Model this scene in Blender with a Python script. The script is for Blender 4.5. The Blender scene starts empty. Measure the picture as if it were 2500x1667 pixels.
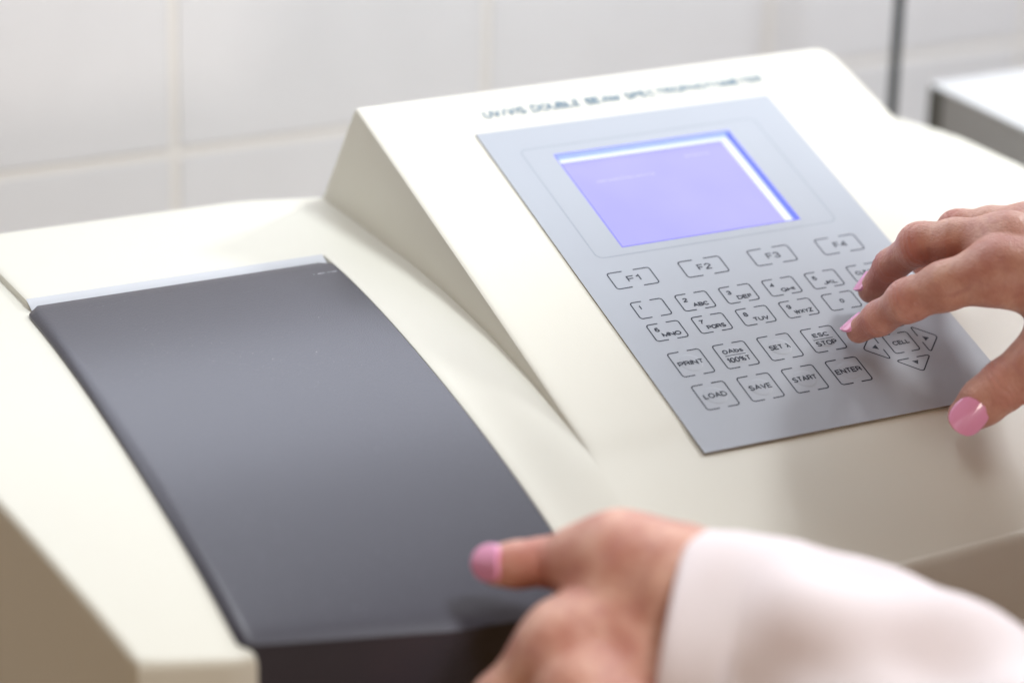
import bpy, bmesh, math, random
import numpy as np
from mathutils import Vector, Matrix

sc = bpy.context.scene
# ------------------------------------------------------------------ camera
CAM = [-0.475774, -0.923839, 0.341325]
MC = [[0.88689045, -0.15146769, 0.43644344], [-0.46119156, -0.34544901, 0.81729268], [0.02697552, -0.9261331, -0.37623105]]          # rows: world axes, columns: camera right / image down / forward
cd = bpy.data.cameras.new('camera')
camo = bpy.data.objects.new('camera', cd)
sc.collection.objects.link(camo)
camo.matrix_world = Matrix(((MC[0][0], -MC[0][1], -MC[0][2], CAM[0]),
                            (MC[1][0], -MC[1][1], -MC[1][2], CAM[1]),
                            (MC[2][0], -MC[2][1], -MC[2][2], CAM[2]),
                            (0, 0, 0, 1)))
cd.sensor_width = 36.0
cd.lens = 105.34
cd.clip_start = 0.05
cd.clip_end = 50
cd.dof.use_dof = True
cd.dof.focus_distance = 1.026
cd.dof.aperture_fstop = 4.2
cd.dof.aperture_blades = 9
sc.camera = camo
sc.view_settings.view_transform = 'Standard'
sc.view_settings.look = 'None'
sc.view_settings.exposure = 0.0
sc.view_settings.gamma = 1.0
sc.cycles.use_denoising = True
sc.cycles.max_bounces = 8

# ------------------------------------------------------------------ light
w = bpy.data.worlds.new('World'); sc.world = w; w.use_nodes = True
bg = w.node_tree.nodes['Background']
bg.inputs[0].default_value = (0.76, 0.44, 0.17, 1)
bg.inputs[1].default_value = 0.23

def area(name, loc, target, sx, sy, power, col):
    l = bpy.data.lights.new(name, 'AREA'); l.shape = 'RECTANGLE'; l.size = sx; l.size_y = sy
    l.energy = power; l.color = col
    o = bpy.data.objects.new(name, l); sc.collection.objects.link(o)
    o.location = loc
    o.rotation_euler = (Vector(target) - Vector(loc)).to_track_quat('-Z', 'Y').to_euler()
    return o
area('key_lamp', (0.86, 0.12, 0.62), (0.0, -0.06, -0.03), 0.16, 0.12, 5.6, (0.97, 0.98, 1.0))
area('ceiling_lamp_rear', (-0.10, 0.06, 0.95), (-0.04, -0.02, -0.03), 0.50, 0.20, 1.9, (0.92, 0.96, 1.0))
area('ceiling_lamp_front', (0.24, -0.56, 0.98), (0.05, 0.05, -0.02), 0.20, 0.14, 10.2, (0.92, 0.96, 1.0))
area('back_light', (-0.02, 0.205, 0.245), (-0.02, -0.30, 0.10), 0.95, 0.20, 1.6, (0.80, 0.85, 1.0))
area('fill_lamp', (-0.34, -1.15, 0.03), (-0.04, -0.30, -0.06), 0.26, 0.20, 2.4, (1.0, 0.88, 0.78))  # unseen source, added to lift the sleeve, near hand and front-left face
s2_ = bpy.data.lights.new('arm_lamp', 'SPOT'); s2_.energy = 7.5; s2_.color = (1.0, 0.97, 0.96)  # unseen narrow spot added to brighten the near sleeve and hand
s2_.spot_size = math.radians(21); s2_.spot_blend = .9; s2_.shadow_soft_size = .04
s2o = bpy.data.objects.new('arm_lamp', s2_); sc.collection.objects.link(s2o); s2o.location = (.04, -.25, .95)
s2o.rotation_euler = (Vector((-.03, -.345, -.05)) - Vector(s2o.location)).to_track_quat('-Z', 'Y').to_euler()

# ------------------------------------------------------------------ helpers
U = 0.125                      # width of the keypad panel, metres
TH = math.radians(19.0)        # slope of the console
CT, ST = math.cos(TH), math.sin(TH)

def link(o):
    sc.collection.objects.link(o); return o
def empty(name, label, cat, loc=(0, 0, 0), group=None):
    o = link(bpy.data.objects.new(name, None)); o.location = loc
    o['label'] = label; o['category'] = cat
    if group: o['group'] = group
    o.empty_display_size = .01
    return o
def obj(name, verts, faces, mats, parent=None, smooth=30, mi=None, label=None):
    me = bpy.data.meshes.new(name)
    me.from_pydata([tuple(map(float, v)) for v in verts], [], [tuple(map(int, f)) for f in faces])
    if not isinstance(mats, (list, tuple)): mats = [mats]
    for m in mats: me.materials.append(m)
    if mi is not None: me.polygons.foreach_set('material_index', mi)
    me.validate(); me.update()
    if smooth is not None:
        me.polygons.foreach_set('use_smooth', [True] * len(me.polygons))
        me.set_sharp_from_angle(angle=math.radians(smooth))
    o = link(bpy.data.objects.new(name, me))
    if parent:
        o.parent = parent
        o.matrix_parent_inverse = Matrix.Identity(4)
        if any(parent.location): o.location = -parent.location
    if label: o['label'] = label
    return o
class MB:
    def __init__(s): s.v = []; s.f = []; s.m = []
    def add(s, v, f, m=0):
        b = len(s.v); s.v += [tuple(p) for p in v]
        for q in f: s.f.append(tuple(i + b for i in q)); s.m.append(m)
    def box(s, a, b, m=0):
        x0, y0, z0 = a; x1, y1, z1 = b
        s.add([(x0,y0,z0),(x1,y0,z0),(x1,y1,z0),(x0,y1,z0),(x0,y0,z1),(x1,y0,z1),(x1,y1,z1),(x0,y1,z1)],
              [(0,3,2,1),(4,5,6,7),(0,1,5,4),(1,2,6,5),(2,3,7,6),(3,0,4,7)], m)
    def build(s, name, mats, parent=None, smooth=30, label=None):
        return obj(name, s.v, s.f, mats, parent, smooth, s.m, label)

def mat(name, col, rough=.5, spec=.5, bump=0, bscale=800, coat=0, var=0, vscale=20, emit=None, es=0, sss=0, metal=0):
    m = bpy.data.materials.new(name); m.use_nodes = True
    nt = m.node_tree; b = nt.nodes['Principled BSDF']
    b.inputs['Base Color'].default_value = (*col, 1)
    b.inputs['Roughness'].default_value = rough
    b.inputs['Specular IOR Level'].default_value = spec
    b.inputs['Coat Weight'].default_value = coat
    b.inputs['Metallic'].default_value = metal
    if sss:
        b.inputs['Subsurface Weight'].default_value = sss
    if emit:
        b.inputs['Emission Color'].default_value = (*emit, 1); b.inputs['Emission Strength'].default_value = es
    tc = nt.nodes.new('ShaderNodeTexCoord')
    if bump:
        n = nt.nodes.new('ShaderNodeTexNoise'); n.inputs['Scale'].default_value = bscale; n.inputs['Detail'].default_value = 4
        nt.links.new(tc.outputs['Object'], n.inputs['Vector'])
        bp = nt.nodes.new('ShaderNodeBump'); bp.inputs['Strength'].default_value = bump; bp.inputs['Distance'].default_value = .0003
        nt.links.new(n.outputs['Fac'], bp.inputs['Height']); nt.links.new(bp.outputs['Normal'], b.inputs['Normal'])
    if var:
        n = nt.nodes.new('ShaderNodeTexNoise'); n.inputs['Scale'].default_value = vscale; n.inputs['Detail'].default_value = 5
        nt.links.new(tc.outputs['Object'], n.inputs['Vector'])
        mx = nt.nodes.new('ShaderNodeMix'); mx.data_type = 'RGBA'
        mx.inputs[6].default_value = (*[c * (1 - var) for c in col], 1); mx.inputs[7].default_value = (*[min(1, c * (1 + var)) for c in col], 1)
        nt.links.new(n.outputs['Fac'], mx.inputs[0]); nt.links.new(mx.outputs[2], b.inputs['Base Color'])
    return m

M = {}
M['cream'] = mat('cream_plastic', (.675, .672, .595), .42, .45, bump=.10, bscale=1600, var=.015, vscale=18)
M['panel'] = mat('panel_film', (.375, .41, .46), .45, .35, bump=.05, bscale=2500, var=.02, vscale=30)
M['edge'] = mat('panel_edge', (.22, .18, .12), .6)
M['ink'] = mat('key_ink', (.018, .024, .042), .5, .3)
M['thin_ink'] = mat('frame_ink', (.27, .31, .37), .5, .3)
M['title_ink'] = mat('title_ink', (.06, .17, .27), .5, .3)
M['hinge'] = mat('hinge_grey', (.55, .58, .62), .5, .4, bump=.6, bscale=2500)
M['dark'] = mat('gap_dark', (.02, .018, .016), .6)
M['box_white'] = mat('box_white', (.58, .60, .61), .7)
M['box_grey'] = mat('box_grey', (.34, .34, .33), .6)
M['cable'] = mat('cable_black', (.03, .04, .045), .6)
M['desk'] = mat('desk_laminate', (.36, .27, .19), .5, var=.05, vscale=30)
def translucent(m, fac, col):
    nt = m.node_tree; b = nt.nodes['Principled BSDF']; o = [n for n in nt.nodes if n.type == 'OUTPUT_MATERIAL'][0]
    t = nt.nodes.new('ShaderNodeBsdfTranslucent'); t.inputs[0].default_value = (*col, 1)
    mx = nt.nodes.new('ShaderNodeMixShader'); mx.inputs[0].default_value = fac
    nt.links.new(b.outputs[0], mx.inputs[1]); nt.links.new(t.outputs[0], mx.inputs[2]); nt.links.new(mx.outputs[0], o.inputs['Surface'])
M['nail'] = mat('nail_polish', (.86, .36, .58), .16, .5, coat=.6)
M['coat'] = mat('coat_cotton', (.90, .86, .88), .85, .2, bump=.5, bscale=1500, var=.02, vscale=60)
M['lcd_border'] = mat('lcd_border', (.25, .28, .5), .5, emit=(.86, .90, 1.0), es=.92)
M['lcd_wall'] = mat('lcd_wall', (.14, .18, .80), .35, .5, emit=(.13, .20, .85), es=.45)  # screen glow on the recess walls, painted in as emission
M['lcd_wall_top'] = mat('lcd_wall_top', (.30, .38, .85), .35, .5, emit=(.36, .50, 1.0), es=.62)  # lighter copy for the top wall, its reflected screen glow painted in

translucent(M['coat'], .28, (.95, .84, .86))

# dark lid: satin plastic with fine dust
def lid_mat():
    m = bpy.data.materials.new('lid_plastic'); m.use_nodes = True; nt = m.node_tree; N = nt.nodes; Lk = nt.links
    b = N['Principled BSDF']; b.inputs['Coat Weight'].default_value = .40; b.inputs['Coat Roughness'].default_value = .22; b.inputs['Coat IOR'].default_value = 1.6; b.inputs['Roughness'].default_value = .30; b.inputs['Specular IOR Level'].default_value = .42
    g = N.new('ShaderNodeNewGeometry')
    n1 = N.new('ShaderNodeTexNoise'); n1.inputs['Scale'].default_value = 1700; n1.inputs['Detail'].default_value = 2
    n2 = N.new('ShaderNodeTexNoise'); n2.inputs['Scale'].default_value = 2600; n2.inputs['Detail'].default_value = 0
    n3 = N.new('ShaderNodeTexNoise'); n3.inputs['Scale'].default_value = 25; n3.inputs['Detail'].default_value = 3
    for n in (n1, n2, n3): Lk.new(g.outputs['Position'], n.inputs['Vector'])
    r2 = N.new('ShaderNodeMapRange'); r2.inputs[1].default_value = .80; r2.inputs[2].default_value = .95
    Lk.new(n2.outputs['Fac'], r2.inputs[0])
    r3 = N.new('ShaderNodeMapRange'); r3.inputs[1].default_value = .45; r3.inputs[2].default_value = .65
    Lk.new(n3.outputs['Fac'], r3.inputs[0])
    mu = N.new('ShaderNodeMath'); mu.operation = 'MULTIPLY'; Lk.new(r2.outputs[0], mu.inputs[0]); Lk.new(r3.outputs[0], mu.inputs[1])
    # a short scuff near the rear right corner
    sp = N.new('ShaderNodeSeparateXYZ'); Lk.new(g.outputs['Position'], sp.inputs[0])
    def band(sock, c, h):
        a = N.new('ShaderNodeMath'); a.operation = 'SUBTRACT'; Lk.new(sock, a.inputs[0]); a.inputs[1].default_value = c
        a2 = N.new('ShaderNodeMath'); a2.operation = 'ABSOLUTE'; Lk.new(a.outputs[0], a2.inputs[0])
        a3 = N.new('ShaderNodeMath'); a3.operation = 'LESS_THAN'; Lk.new(a2.outputs[0], a3.inputs[0]); a3.inputs[1].default_value = h
        return a3.outputs[0]
    bx = band(sp.outputs['X'], -.0685, .0045); by = band(sp.outputs['Y'], -.0195, .00022)
    m1 = N.new('ShaderNodeMath'); m1.operation = 'MULTIPLY'; Lk.new(bx, m1.inputs[0]); Lk.new(by, m1.inputs[1])
    n4 = N.new('ShaderNodeTexNoise'); n4.inputs['Scale'].default_value = 600; Lk.new(g.outputs['Position'], n4.inputs['Vector'])
    r4 = N.new('ShaderNodeMapRange'); r4.inputs[1].default_value = .47; r4.inputs[2].default_value = .53; Lk.new(n4.outputs['Fac'], r4.inputs[0])
    m2 = N.new('ShaderNodeMath'); m2.operation = 'MULTIPLY'; Lk.new(m1.outputs[0], m2.inputs[0]); Lk.new(r4.outputs[0], m2.inputs[1])
    ad = N.new('ShaderNodeMath'); ad.operation = 'MAXIMUM'; Lk.new(mu.outputs[0], ad.inputs[0]); Lk.new(m2.outputs[0], ad.inputs[1])
    mx = N.new('ShaderNodeMix'); mx.data_type = 'RGBA'; Lk.new(ad.outputs[0], mx.inputs[0])
    mx.inputs[6].default_value = (.036, .036, .052, 1); mx.inputs[7].default_value = (.55, .57, .62, 1)
    Lk.new(mx.outputs[2], b.inputs['Base Color'])
    bp = N.new('ShaderNodeBump'); bp.inputs['Strength'].default_value = .35; bp.inputs['Distance'].default_value = .0003
    Lk.new(n1.outputs['Fac'], bp.inputs['Height']); Lk.new(bp.outputs['Normal'], b.inputs['Normal'])
    return m
M['lid'] = lid_mat()

# tiled wall
def wall_mat():
    m = bpy.data.materials.new('wall_tiles'); m.use_nodes = True; nt = m.node_tree; N = nt.nodes; Lk = nt.links
    b = N['Principled BSDF']
    g = N.new('ShaderNodeNewGeometry'); sp = N.new('ShaderNodeSeparateXYZ'); Lk.new(g.outputs['Position'], sp.inputs[0])
    cb = N.new('ShaderNodeCombineXYZ')
    ax = N.new('ShaderNodeMath'); ax.operation = 'ADD'; ax.inputs[1].default_value = .0292 + .149 * 20 + .0022; Lk.new(sp.outputs['X'], ax.inputs[0])
    az = N.new('ShaderNodeMath'); az.operation = 'ADD'; az.inputs[1].default_value = .0690 + .149 * 20 + .0022; Lk.new(sp.outputs['Z'], az.inputs[0])
    Lk.new(ax.outputs[0], cb.inputs[0]); Lk.new(az.outputs[0], cb.inputs[1])
    br = N.new('ShaderNodeTexBrick'); br.offset = 0; br.squash = 1
    br.inputs['Scale'].default_value = 1; br.inputs['Brick Width'].default_value = .149; br.inputs['Row Height'].default_value = .149
    br.inputs['Mortar Size'].default_value = .0026; br.inputs['Mortar Smooth'].default_value = .25; br.inputs['Bias'].default_value = 0
    br.inputs['Color1'].default_value = (.90, .935, .99, 1); br.inputs['Color2'].default_value = (.90, .935, .99, 1)
    br.inputs['Mortar'].default_value = (.99, 1.0, 1.0, 1)
    Lk.new(cb.outputs[0], br.inputs['Vector'])
    n = N.new('ShaderNodeTexNoise'); n.inputs['Scale'].default_value = 22; n.inputs['Detail'].default_value = 4; Lk.new(g.outputs['Position'], n.inputs['Vector'])
    mr = N.new('ShaderNodeMapRange'); mr.inputs[3].default_value = .94; mr.inputs[4].default_value = 1.03; Lk.new(n.outputs['Fac'], mr.inputs[0])
    mx = N.new('ShaderNodeVectorMath'); mx.operation = 'SCALE'; Lk.new(br.outputs['Color'], mx.inputs[0]); Lk.new(mr.outputs[0], mx.inputs['Scale'])
    Lk.new(mx.outputs[0], b.inputs['Base Color'])
    b.inputs['Roughness'].default_value = .35
    bp = N.new('ShaderNodeBump'); bp.inputs['Strength'].default_value = .8; bp.inputs['Distance'].default_value = .002; bp.invert = True
    Lk.new(br.outputs['Fac'], bp.inputs['Height']); Lk.new(bp.outputs['Normal'], b.inputs['Normal'])
    return m
M['wall'] = wall_mat()

# liquid crystal screen: backlit, faint cloudiness, faint rows of characters
def lcd_mat():
    m = bpy.data.materials.new('lcd_glow'); m.use_nodes = True; nt = m.node_tree; N = nt.nodes; Lk = nt.links
    b = N['Principled BSDF']; b.inputs['Base Color'].default_value = (.06, .055, .18, 1); b.inputs['Roughness'].default_value = .25; b.inputs['Specular IOR Level'].default_value = .2
    g = N.new('ShaderNodeNewGeometry')
    n = N.new('ShaderNodeTexNoise'); n.inputs['Scale'].default_value = 26; n.inputs['Detail'].default_value = 2; Lk.new(g.outputs['Position'], n.inputs['Vector'])
    mx = N.new('ShaderNodeMix'); mx.data_type = 'RGBA'; Lk.new(n.outputs['Fac'], mx.inputs[0])
    mx.inputs[6].default_value = (.37, .36, .98, 1); mx.inputs[7].default_value = (.53, .51, 1.0, 1)
    Lk.new(mx.outputs[2], b.inputs['Emission Color']); b.inputs['Emission Strength'].default_value = .92
    return m
M['lcd'] = lcd_mat()
M['lcd_text'] = mat('lcd_text', (.1, .1, .3), .4, emit=(.58, .56, 1.0), es=.95)

def skin_mat():
    m = bpy.data.materials.new('skin'); m.use_nodes = True; nt = m.node_tree; N = nt.nodes; Lk = nt.links
    b = N['Principled BSDF']
    b.inputs['Roughness'].default_value = .42; b.inputs['Specular IOR Level'].default_value = .42
    b.inputs['Subsurface Weight'].default_value = .15
    b.inputs['Subsurface Radius'].default_value = (1.0, .35, .2); b.inputs['Subsurface Scale'].default_value = .0035
    g = N.new('ShaderNodeNewGeometry')
    at = N.new('ShaderNodeAttribute'); at.attribute_name = 'redness'
    n1 = N.new('ShaderNodeTexNoise'); n1.inputs['Scale'].default_value = 75; n1.inputs['Detail'].default_value = 5
    n2 = N.new('ShaderNodeTexNoise'); n2.inputs['Scale'].default_value = 420; n2.inputs['Detail'].default_value = 3
    v = N.new('ShaderNodeTexVoronoi'); v.inputs['Scale'].default_value = 1100
    for n in (n1, n2, v): Lk.new(g.outputs['Position'], n.inputs['Vector'])
    mx = N.new('ShaderNodeMix'); mx.data_type = 'RGBA'
    mr = N.new('ShaderNodeMapRange'); mr.inputs[1].default_value = .36; mr.inputs[2].default_value = .64; Lk.new(n1.outputs['Fac'], mr.inputs[0]); Lk.new(mr.outputs[0], mx.inputs[0])
    mx.inputs[6].default_value = (.46, .205, .15, 1); mx.inputs[7].default_value = (.66, .395, .30, 1)
    n5 = N.new('ShaderNodeTexNoise'); n5.inputs['Scale'].default_value = 120; n5.inputs['Detail'].default_value = 3; n5.inputs['Distortion'].default_value = 1.5; Lk.new(g.outputs['Position'], n5.inputs['Vector'])
    r5 = N.new('ShaderNodeMapRange'); r5.inputs[1].default_value = .54; r5.inputs[2].default_value = .70; r5.inputs[4].default_value = .38; Lk.new(n5.outputs['Fac'], r5.inputs[0])
    mx5 = N.new('ShaderNodeMix'); mx5.data_type = 'RGBA'; Lk.new(r5.outputs[0], mx5.inputs[0]); Lk.new(mx.outputs[2], mx5.inputs[6]); mx5.inputs[7].default_value = (.40, .16, .15, 1)
    mx2 = N.new('ShaderNodeMix'); mx2.data_type = 'RGBA'; Lk.new(at.outputs['Fac'], mx2.inputs[0])
    Lk.new(mx5.outputs[2], mx2.inputs[6]); mx2.inputs[7].default_value = (.54, .19, .16, 1)
    Lk.new(mx2.outputs[2], b.inputs['Base Color'])
    sm = N.new('ShaderNodeMath'); sm.operation = 'MULTIPLY_ADD'; Lk.new(v.outputs['Distance'], sm.inputs[0]); sm.inputs[1].default_value = .6; Lk.new(n2.outputs['Fac'], sm.inputs[2])
    bp = N.new('ShaderNodeBump'); bp.inputs['Strength'].default_value = .6; bp.inputs['Distance'].default_value = .0004
    Lk.new(sm.outputs[0], bp.inputs['Height']); Lk.new(bp.outputs['Normal'], b.inputs['Normal'])
    return m
M['skin'] = skin_mat()

# ------------------------------------------------------------------ setting
wb = MB(); wb.box((-2.2, .22, -.9), (2.6, .30, 1.6)); o = wb.build('wall', M['wall'], smooth=None); o['kind'] = 'structure'
o['label'] = 'white glazed tile wall with pale grout lines'; o['category'] = 'wall'
tb = MB(); tb.box((-1.4, -.232, -.205), (1.8, .216, -.175)); o = tb.build('lab_bench', M['desk'], smooth=None)
o['label'] = 'pale laminate bench top carrying the white instrument'; o['category'] = 'bench'

# ------------------------------------------------------------------ instrument surface
yy = np.array([0, -.02, -.04, -.06, -.08, -.1, -.12, -.14, -.16, -.18, -.2, -.222])
zz = np.array([-.036, -.0362, -.0374, -.0402, -.0440, -.0482, -.0525, -.0566, -.0614, -.0676, -.0750, -.0845])
dd = -(yy - 0.0)
A_ = np.stack([dd**2, dd**3, dd**4], 1); co = np.linalg.lstsq(A_, -.036 - zz, rcond=None)[0]
def prof(y):
    d = max(0.0, -y); return -.036 - (co[0]*d**2 + co[1]*d**3 + co[2]*d**4)
def slope(y):
    d = max(0.0, -y); return (2*co[0]*d + 3*co[1]*d**2 + 4*co[2]*d**3)
Y2 = np.array([.07, 0, -.0276, -.0562, -.0877, -.1179, -.1469, -.1637, -.18, -.2, -.212, -.224])
Z2 = np.array([-.036, -.036, -.0360, -.0374, -.0406, -.0458, -.0525, -.0570, -.0626, -.0710, -.0775, -.0855])
def _sm2():
    ys = np.linspace(-.224, .07, 400); z = np.interp(ys, Y2[::-1], Z2[::-1])
    k = np.exp(-.5*(np.linspace(-3, 3, 41))**2); k /= k.sum(); zp = np.pad(z, 20, mode='reflect', reflect_type='odd')
    return ys, np.convolve(zp, k, 'valid')
_ys2, _zs2 = _sm2()
def prof2(y): return float(np.interp(y, _ys2, _zs2))
def hw(y):   # half width of the housing (barrel sides)
    return float(np.interp(y, [-.23, -.194, -.156, -.1135, -.06, -.02, .02, .045, .062], [.196, .2045, .2125, .2205, .2285, .2325, .2305, .2235, .2150]))
def yfront(x):
    return float(np.interp(x, [-.25, -.2045, -.1735, -.14, -.111, -.04, .034, .095, .15, .2045, .25], [-.178, -.1925, -.1995, -.2000, -.2045, -.2170, -.2200, -.2180, -.2110, -.197, -.18]))
def yfront_h(x):
    y = yfront(x)
    if XN < x < XL - .0003: y += .0085
    return y
def yrear(x):
    return float(np.interp(x, [-.24, -.20, -.16, -.066, -.0372, .3], [.050, .058, .0625, .0607, .0527, .0527]))
XN, XL, XW = -.1735, -.0620, -.0372   # left notch, lid right edge, console left wall
def console_z(x, y):
    """top of the sloping console block (over the low body)"""
    zt = .3443 * y - .0003 if y <= .024 else .0080 - (y - .024) * 1.54
    xr = .1606 + max(0, .024 - y) * .06
    if x > xr:
        q = x - xr; s = .012
        zt -= (q*q/(2*s) if q < s else q - s/2) * .95
    return zt
def smax(a, b, k):
    h = max(k - abs(a - b), 0) / k
    return max(a, b) + h*h*k*.25
def height(x, y, side):
    """side: 0 low left strip / recess, 1 flush surface, 2 console"""
    p = prof(y)
    if side == 0: return p - .0026
    if side == 1: return p
    p2 = prof2(y); zc = console_z(x, y)
    f_ = min(1, max(0, (y + .167) / .016)); f_ = f_*f_*(3 - 2*f_)
    zc = zc*f_ + min(zc, p2)*(1 - f_)
    if f_ <= 0: return p2
    return smax(p2, zc, .0008*f_ + 1e-6 + .006*min(1, max(0, x - .16)/.02))

WIN = (.189*U - .004, .781*U + .004, -.5825*U*CT - .004, -.142*U*CT + .004)
def build_shell():
    # columns: (parameter, kind)
    cols = []
    for q in np.linspace(1, 0, 9): cols.append(('L', q))
    cols += [('x', XN + .0003), ('x', XN + .0011)]
    for x in np.linspace(XN + .003, XL - .0008, 16): cols.append(('x', x))
    cols += [('x', XL - .0003), ('x', XL + .0001), ('x', XL + .0006)]
    for x in np.linspace(XL + .003, XW - .0005, 6): cols.append(('x', x))
    cols += [('x', XW - .0001), ('x', XW), ('x', XW + .0002), ('x', XW + .0007), ('x', XW + .0016)]
    for x in np.linspace(XW + .004, .15, 24): cols.append(('x', x))
    for x in np.linspace(.154, .19, 12): cols.append(('x', x))
    for q in np.linspace(.1, 1, 9): cols.append(('R', q))
    rows = []
    for q in np.linspace(1, 0, 5): rows.append(('B', q))          # rear edge band beyond y=.045
    rows += [('y', v) for v in np.linspace(.041, .029, 4)]
    rows += [('y', v) for v in (.0255, .0244, .024, .0234, .0222, .019, .013, .007, .002, -.002, -.0027, -.0031, -.0036, -.0072, -.0078, -.0086)]
    rows += [('y', v) for v in np.linspace(-.014, -.165, 44)]
    for q in np.linspace(.08, 1, 10): rows.append(('F', q))
    verts = []; nc = len(cols)
    for rk, rv in rows:
        for ck, cv in cols:
            x = cv if ck == 'x' else 0
            for _ in range(3):
                y = rv if rk == 'y' else (.045 + (yrear(x) - .045) * rv if rk == 'B' else -.168 + (yfront_h(x) + .168) * rv)
                if ck == 'L': x = XN - cv * (hw(y) + XN)
                if ck == 'R': x = .19 + cv * (hw(y) - .19)
            # level
            if x >= XW + .0001:
                z = height(x, y, 2)
                e = x - XW
                if e < .0016 and y > -.16: z = max(prof2(y), z - (.0016 - e)**2 / .0016 * .55)
            elif x > XL:
                q = min(1, (x - XL) / (XW - XL)); q = q*q*(3 - 2*q)
                z = prof(y)*(1 - q) + prof2(y)*q - (.0003 if x < XL + .0004 and y < -.003 else 0)
            elif x <= XN + .0001: z = prof(y) - .0026 - .0012 * ((XN - x) / .06) ** 2
            else:
                t = 0 if y > -.003 else min(1, (-.003 - y) / .0042)
                if x >= XL - .0001: t = 0
                z = prof(y) - .0026 * t
                if x < XN + .0006: z -= .0004 * (1 - t)
            if x >= XW + .0001 and abs(y - .024) < .0006: z -= .0003
            verts.append((x, y, z))
    faces = []
    nr = len(rows)
    for i in range(nr - 1):
        for j in range(nc - 1):
            a = i*nc + j; faces.append((a, a + nc, a + nc + 1, a + 1))
    def in_window(f_):
        for k in f_:
            x, y, z = verts[k]
            if WIN[0] < x < WIN[1] and WIN[2] < y < WIN[3]: return True
        return False
    faces = [f_ for f_ in faces if not in_window(f_)]
    # skirt
    loop = [j for j in range(nc)] + [i*nc + nc - 1 for i in range(1, nr)] + [(nr-1)*nc + j for j in range(nc-2, -1, -1)] + [i*nc for i in range(nr-2, 0, -1)]
    P = np.array([verts[i] for i in loop]); n = len(loop)
    prev = loop
    nx = np.roll(P, -1, 0) - np.roll(P, 1, 0)
    nrm = np.stack([-nx[:,1], nx[:,0]], 1); nrm /= np.linalg.norm(nrm, axis=1)[:,None] + 1e-9
    c = P[:, :2].mean(0)
    if ((P[:, :2] - c) * nrm).sum() < 0: nrm = -nrm
    for off, dz in ((.0009, -.0003), (.0017, -.0010), (.0022, -.0020), (.0024, -.0032), (.00243, -.0040), (.0030, None)):
        ring = []
        for k in range(n):
            z = P[k, 2] + dz if dz is not None else -.168
            ring.append(len(verts)); verts.append((P[k,0] + nrm[k,0]*off, P[k,1] + nrm[k,1]*off, z))
        for k in range(n):
            k2 = (k + 1) % n; faces.append((prev[k], ring[k], ring[k2], prev[k2]))
        prev = ring
    faces.append(tuple(prev))
    return verts, faces
inst = empty('spectrophotometer', 'cream white laboratory instrument with dark curved lid, sloping console, purple screen and membrane keys', 'instrument', (0.0, -.08, -.168))
v, f = build_shell()
housing = obj('housing', v, f, M['cream'], inst, smooth=38)

# feet
for fx, fy in ((-.15, -.15), (.15, -.15), (-.15, .02), (.15, .02)):
    b = MB(); r = .011; n = 20
    vs = [(fx + r*math.cos(2*math.pi*k/n), fy + r*math.sin(2*math.pi*k/n), z) for z in (-.175, -.168) for k in range(n)]
    b.add(vs, [(k, (k+1) % n, n + (k+1) % n, n + k) for k in range(n)] + [tuple(range(n-1, -1, -1)), tuple(range(n, 2*n))])
    b.build('foot', M['dark'], inst)

# hinge ledge in the step behind the lid
b = MB()
x0, x1 = XN + .0002, XL - .0005
def hy(t): return -.0034 - t * .0062
vs = []
for xq in np.linspace(x0, x1, 12):
    for t, dz in ((0, -.0002), (.12, -.0005), (.9, -.0022), (1, -.0030)):
        y = hy(t); vs.append((xq, y, prof(y) + dz + .0004))
b.add(vs, [(4*i + j, 4*i + j + 1, 4*i + j + 5, 4*i + j + 4) for i in range(11) for j in range(3)])
b.build('hinge_strip', M['hinge'], inst, smooth=60)

# lid -------------------------------------------------------------
def build_lid():
    xa, xb = -.1757, XL - .0006
    ya = -.0098
    nx_, ny_ = 40, 70; r = .0042
    verts = []; faces = []
    def top(x, y):
        return prof(y) + .0002
    for i in range(ny_):
        for j in range(nx_):
            u = j / (nx_ - 1); t = i / (ny_ - 1)
            # denser near borders
            u = .5 - .5 * math.cos(math.pi * u) if True else u
            x = xa + (xb - xa) * u
            yf = float(np.interp(x, [-.1757, -.171, -.1115, -.062], [-.1985, -.1993, -.2088, -.2120])) + .003 * max(0, (xa + .006 - x) / .006) ** 2
            y = ya + (yf - ya) * t
            # rounded rear corners in plan
            if y > ya - r:
                q = y - (ya - r); inset = r - math.sqrt(max(0, r*r - q*q))
                x = min(max(x, xa + inset), xb - inset)
            z = top(x, y)
            dl = x - xa
            if dl < .0035: z -= (.0035 - dl) ** 2 / .0035 * .55
            if y > ya - .001: z -= .0003
            if t > .97:
                z -= .0006 * ((t - .97) / .03) ** 2
            verts.append((x, y, z))
    for i in range(ny_ - 1):
        for j in range(nx_ - 1):
            a = i*nx_ + j; faces.append((a, a + nx_, a + nx_ + 1, a + 1))
    # side skirts
    rear = [j for j in range(nx_)]; right = [i*nx_ + nx_-1 for i in range(1, ny_)]
    front = [(ny_-1)*nx_ + j for j in range(nx_-2, -1, -1)]; left = [i*nx_ for i in range(ny_-2, 0, -1)]
    loop = rear + right + front + left; n = len(loop); base = len(verts)
    fs = set(front) | {right[-1]}
    for k in loop:
        x, y, z = verts[k]
        verts.append((x, y, (-.150 if k in fs else z - .0024)))
    for k in range(n):
        k2 = (k+1) % n; faces.append((loop[k], base + k, base + k2, loop[k2]))
    return verts, faces
v, f = build_lid()
lid = obj('sample_lid', v, f, M['lid'], inst, smooth=50)

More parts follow.
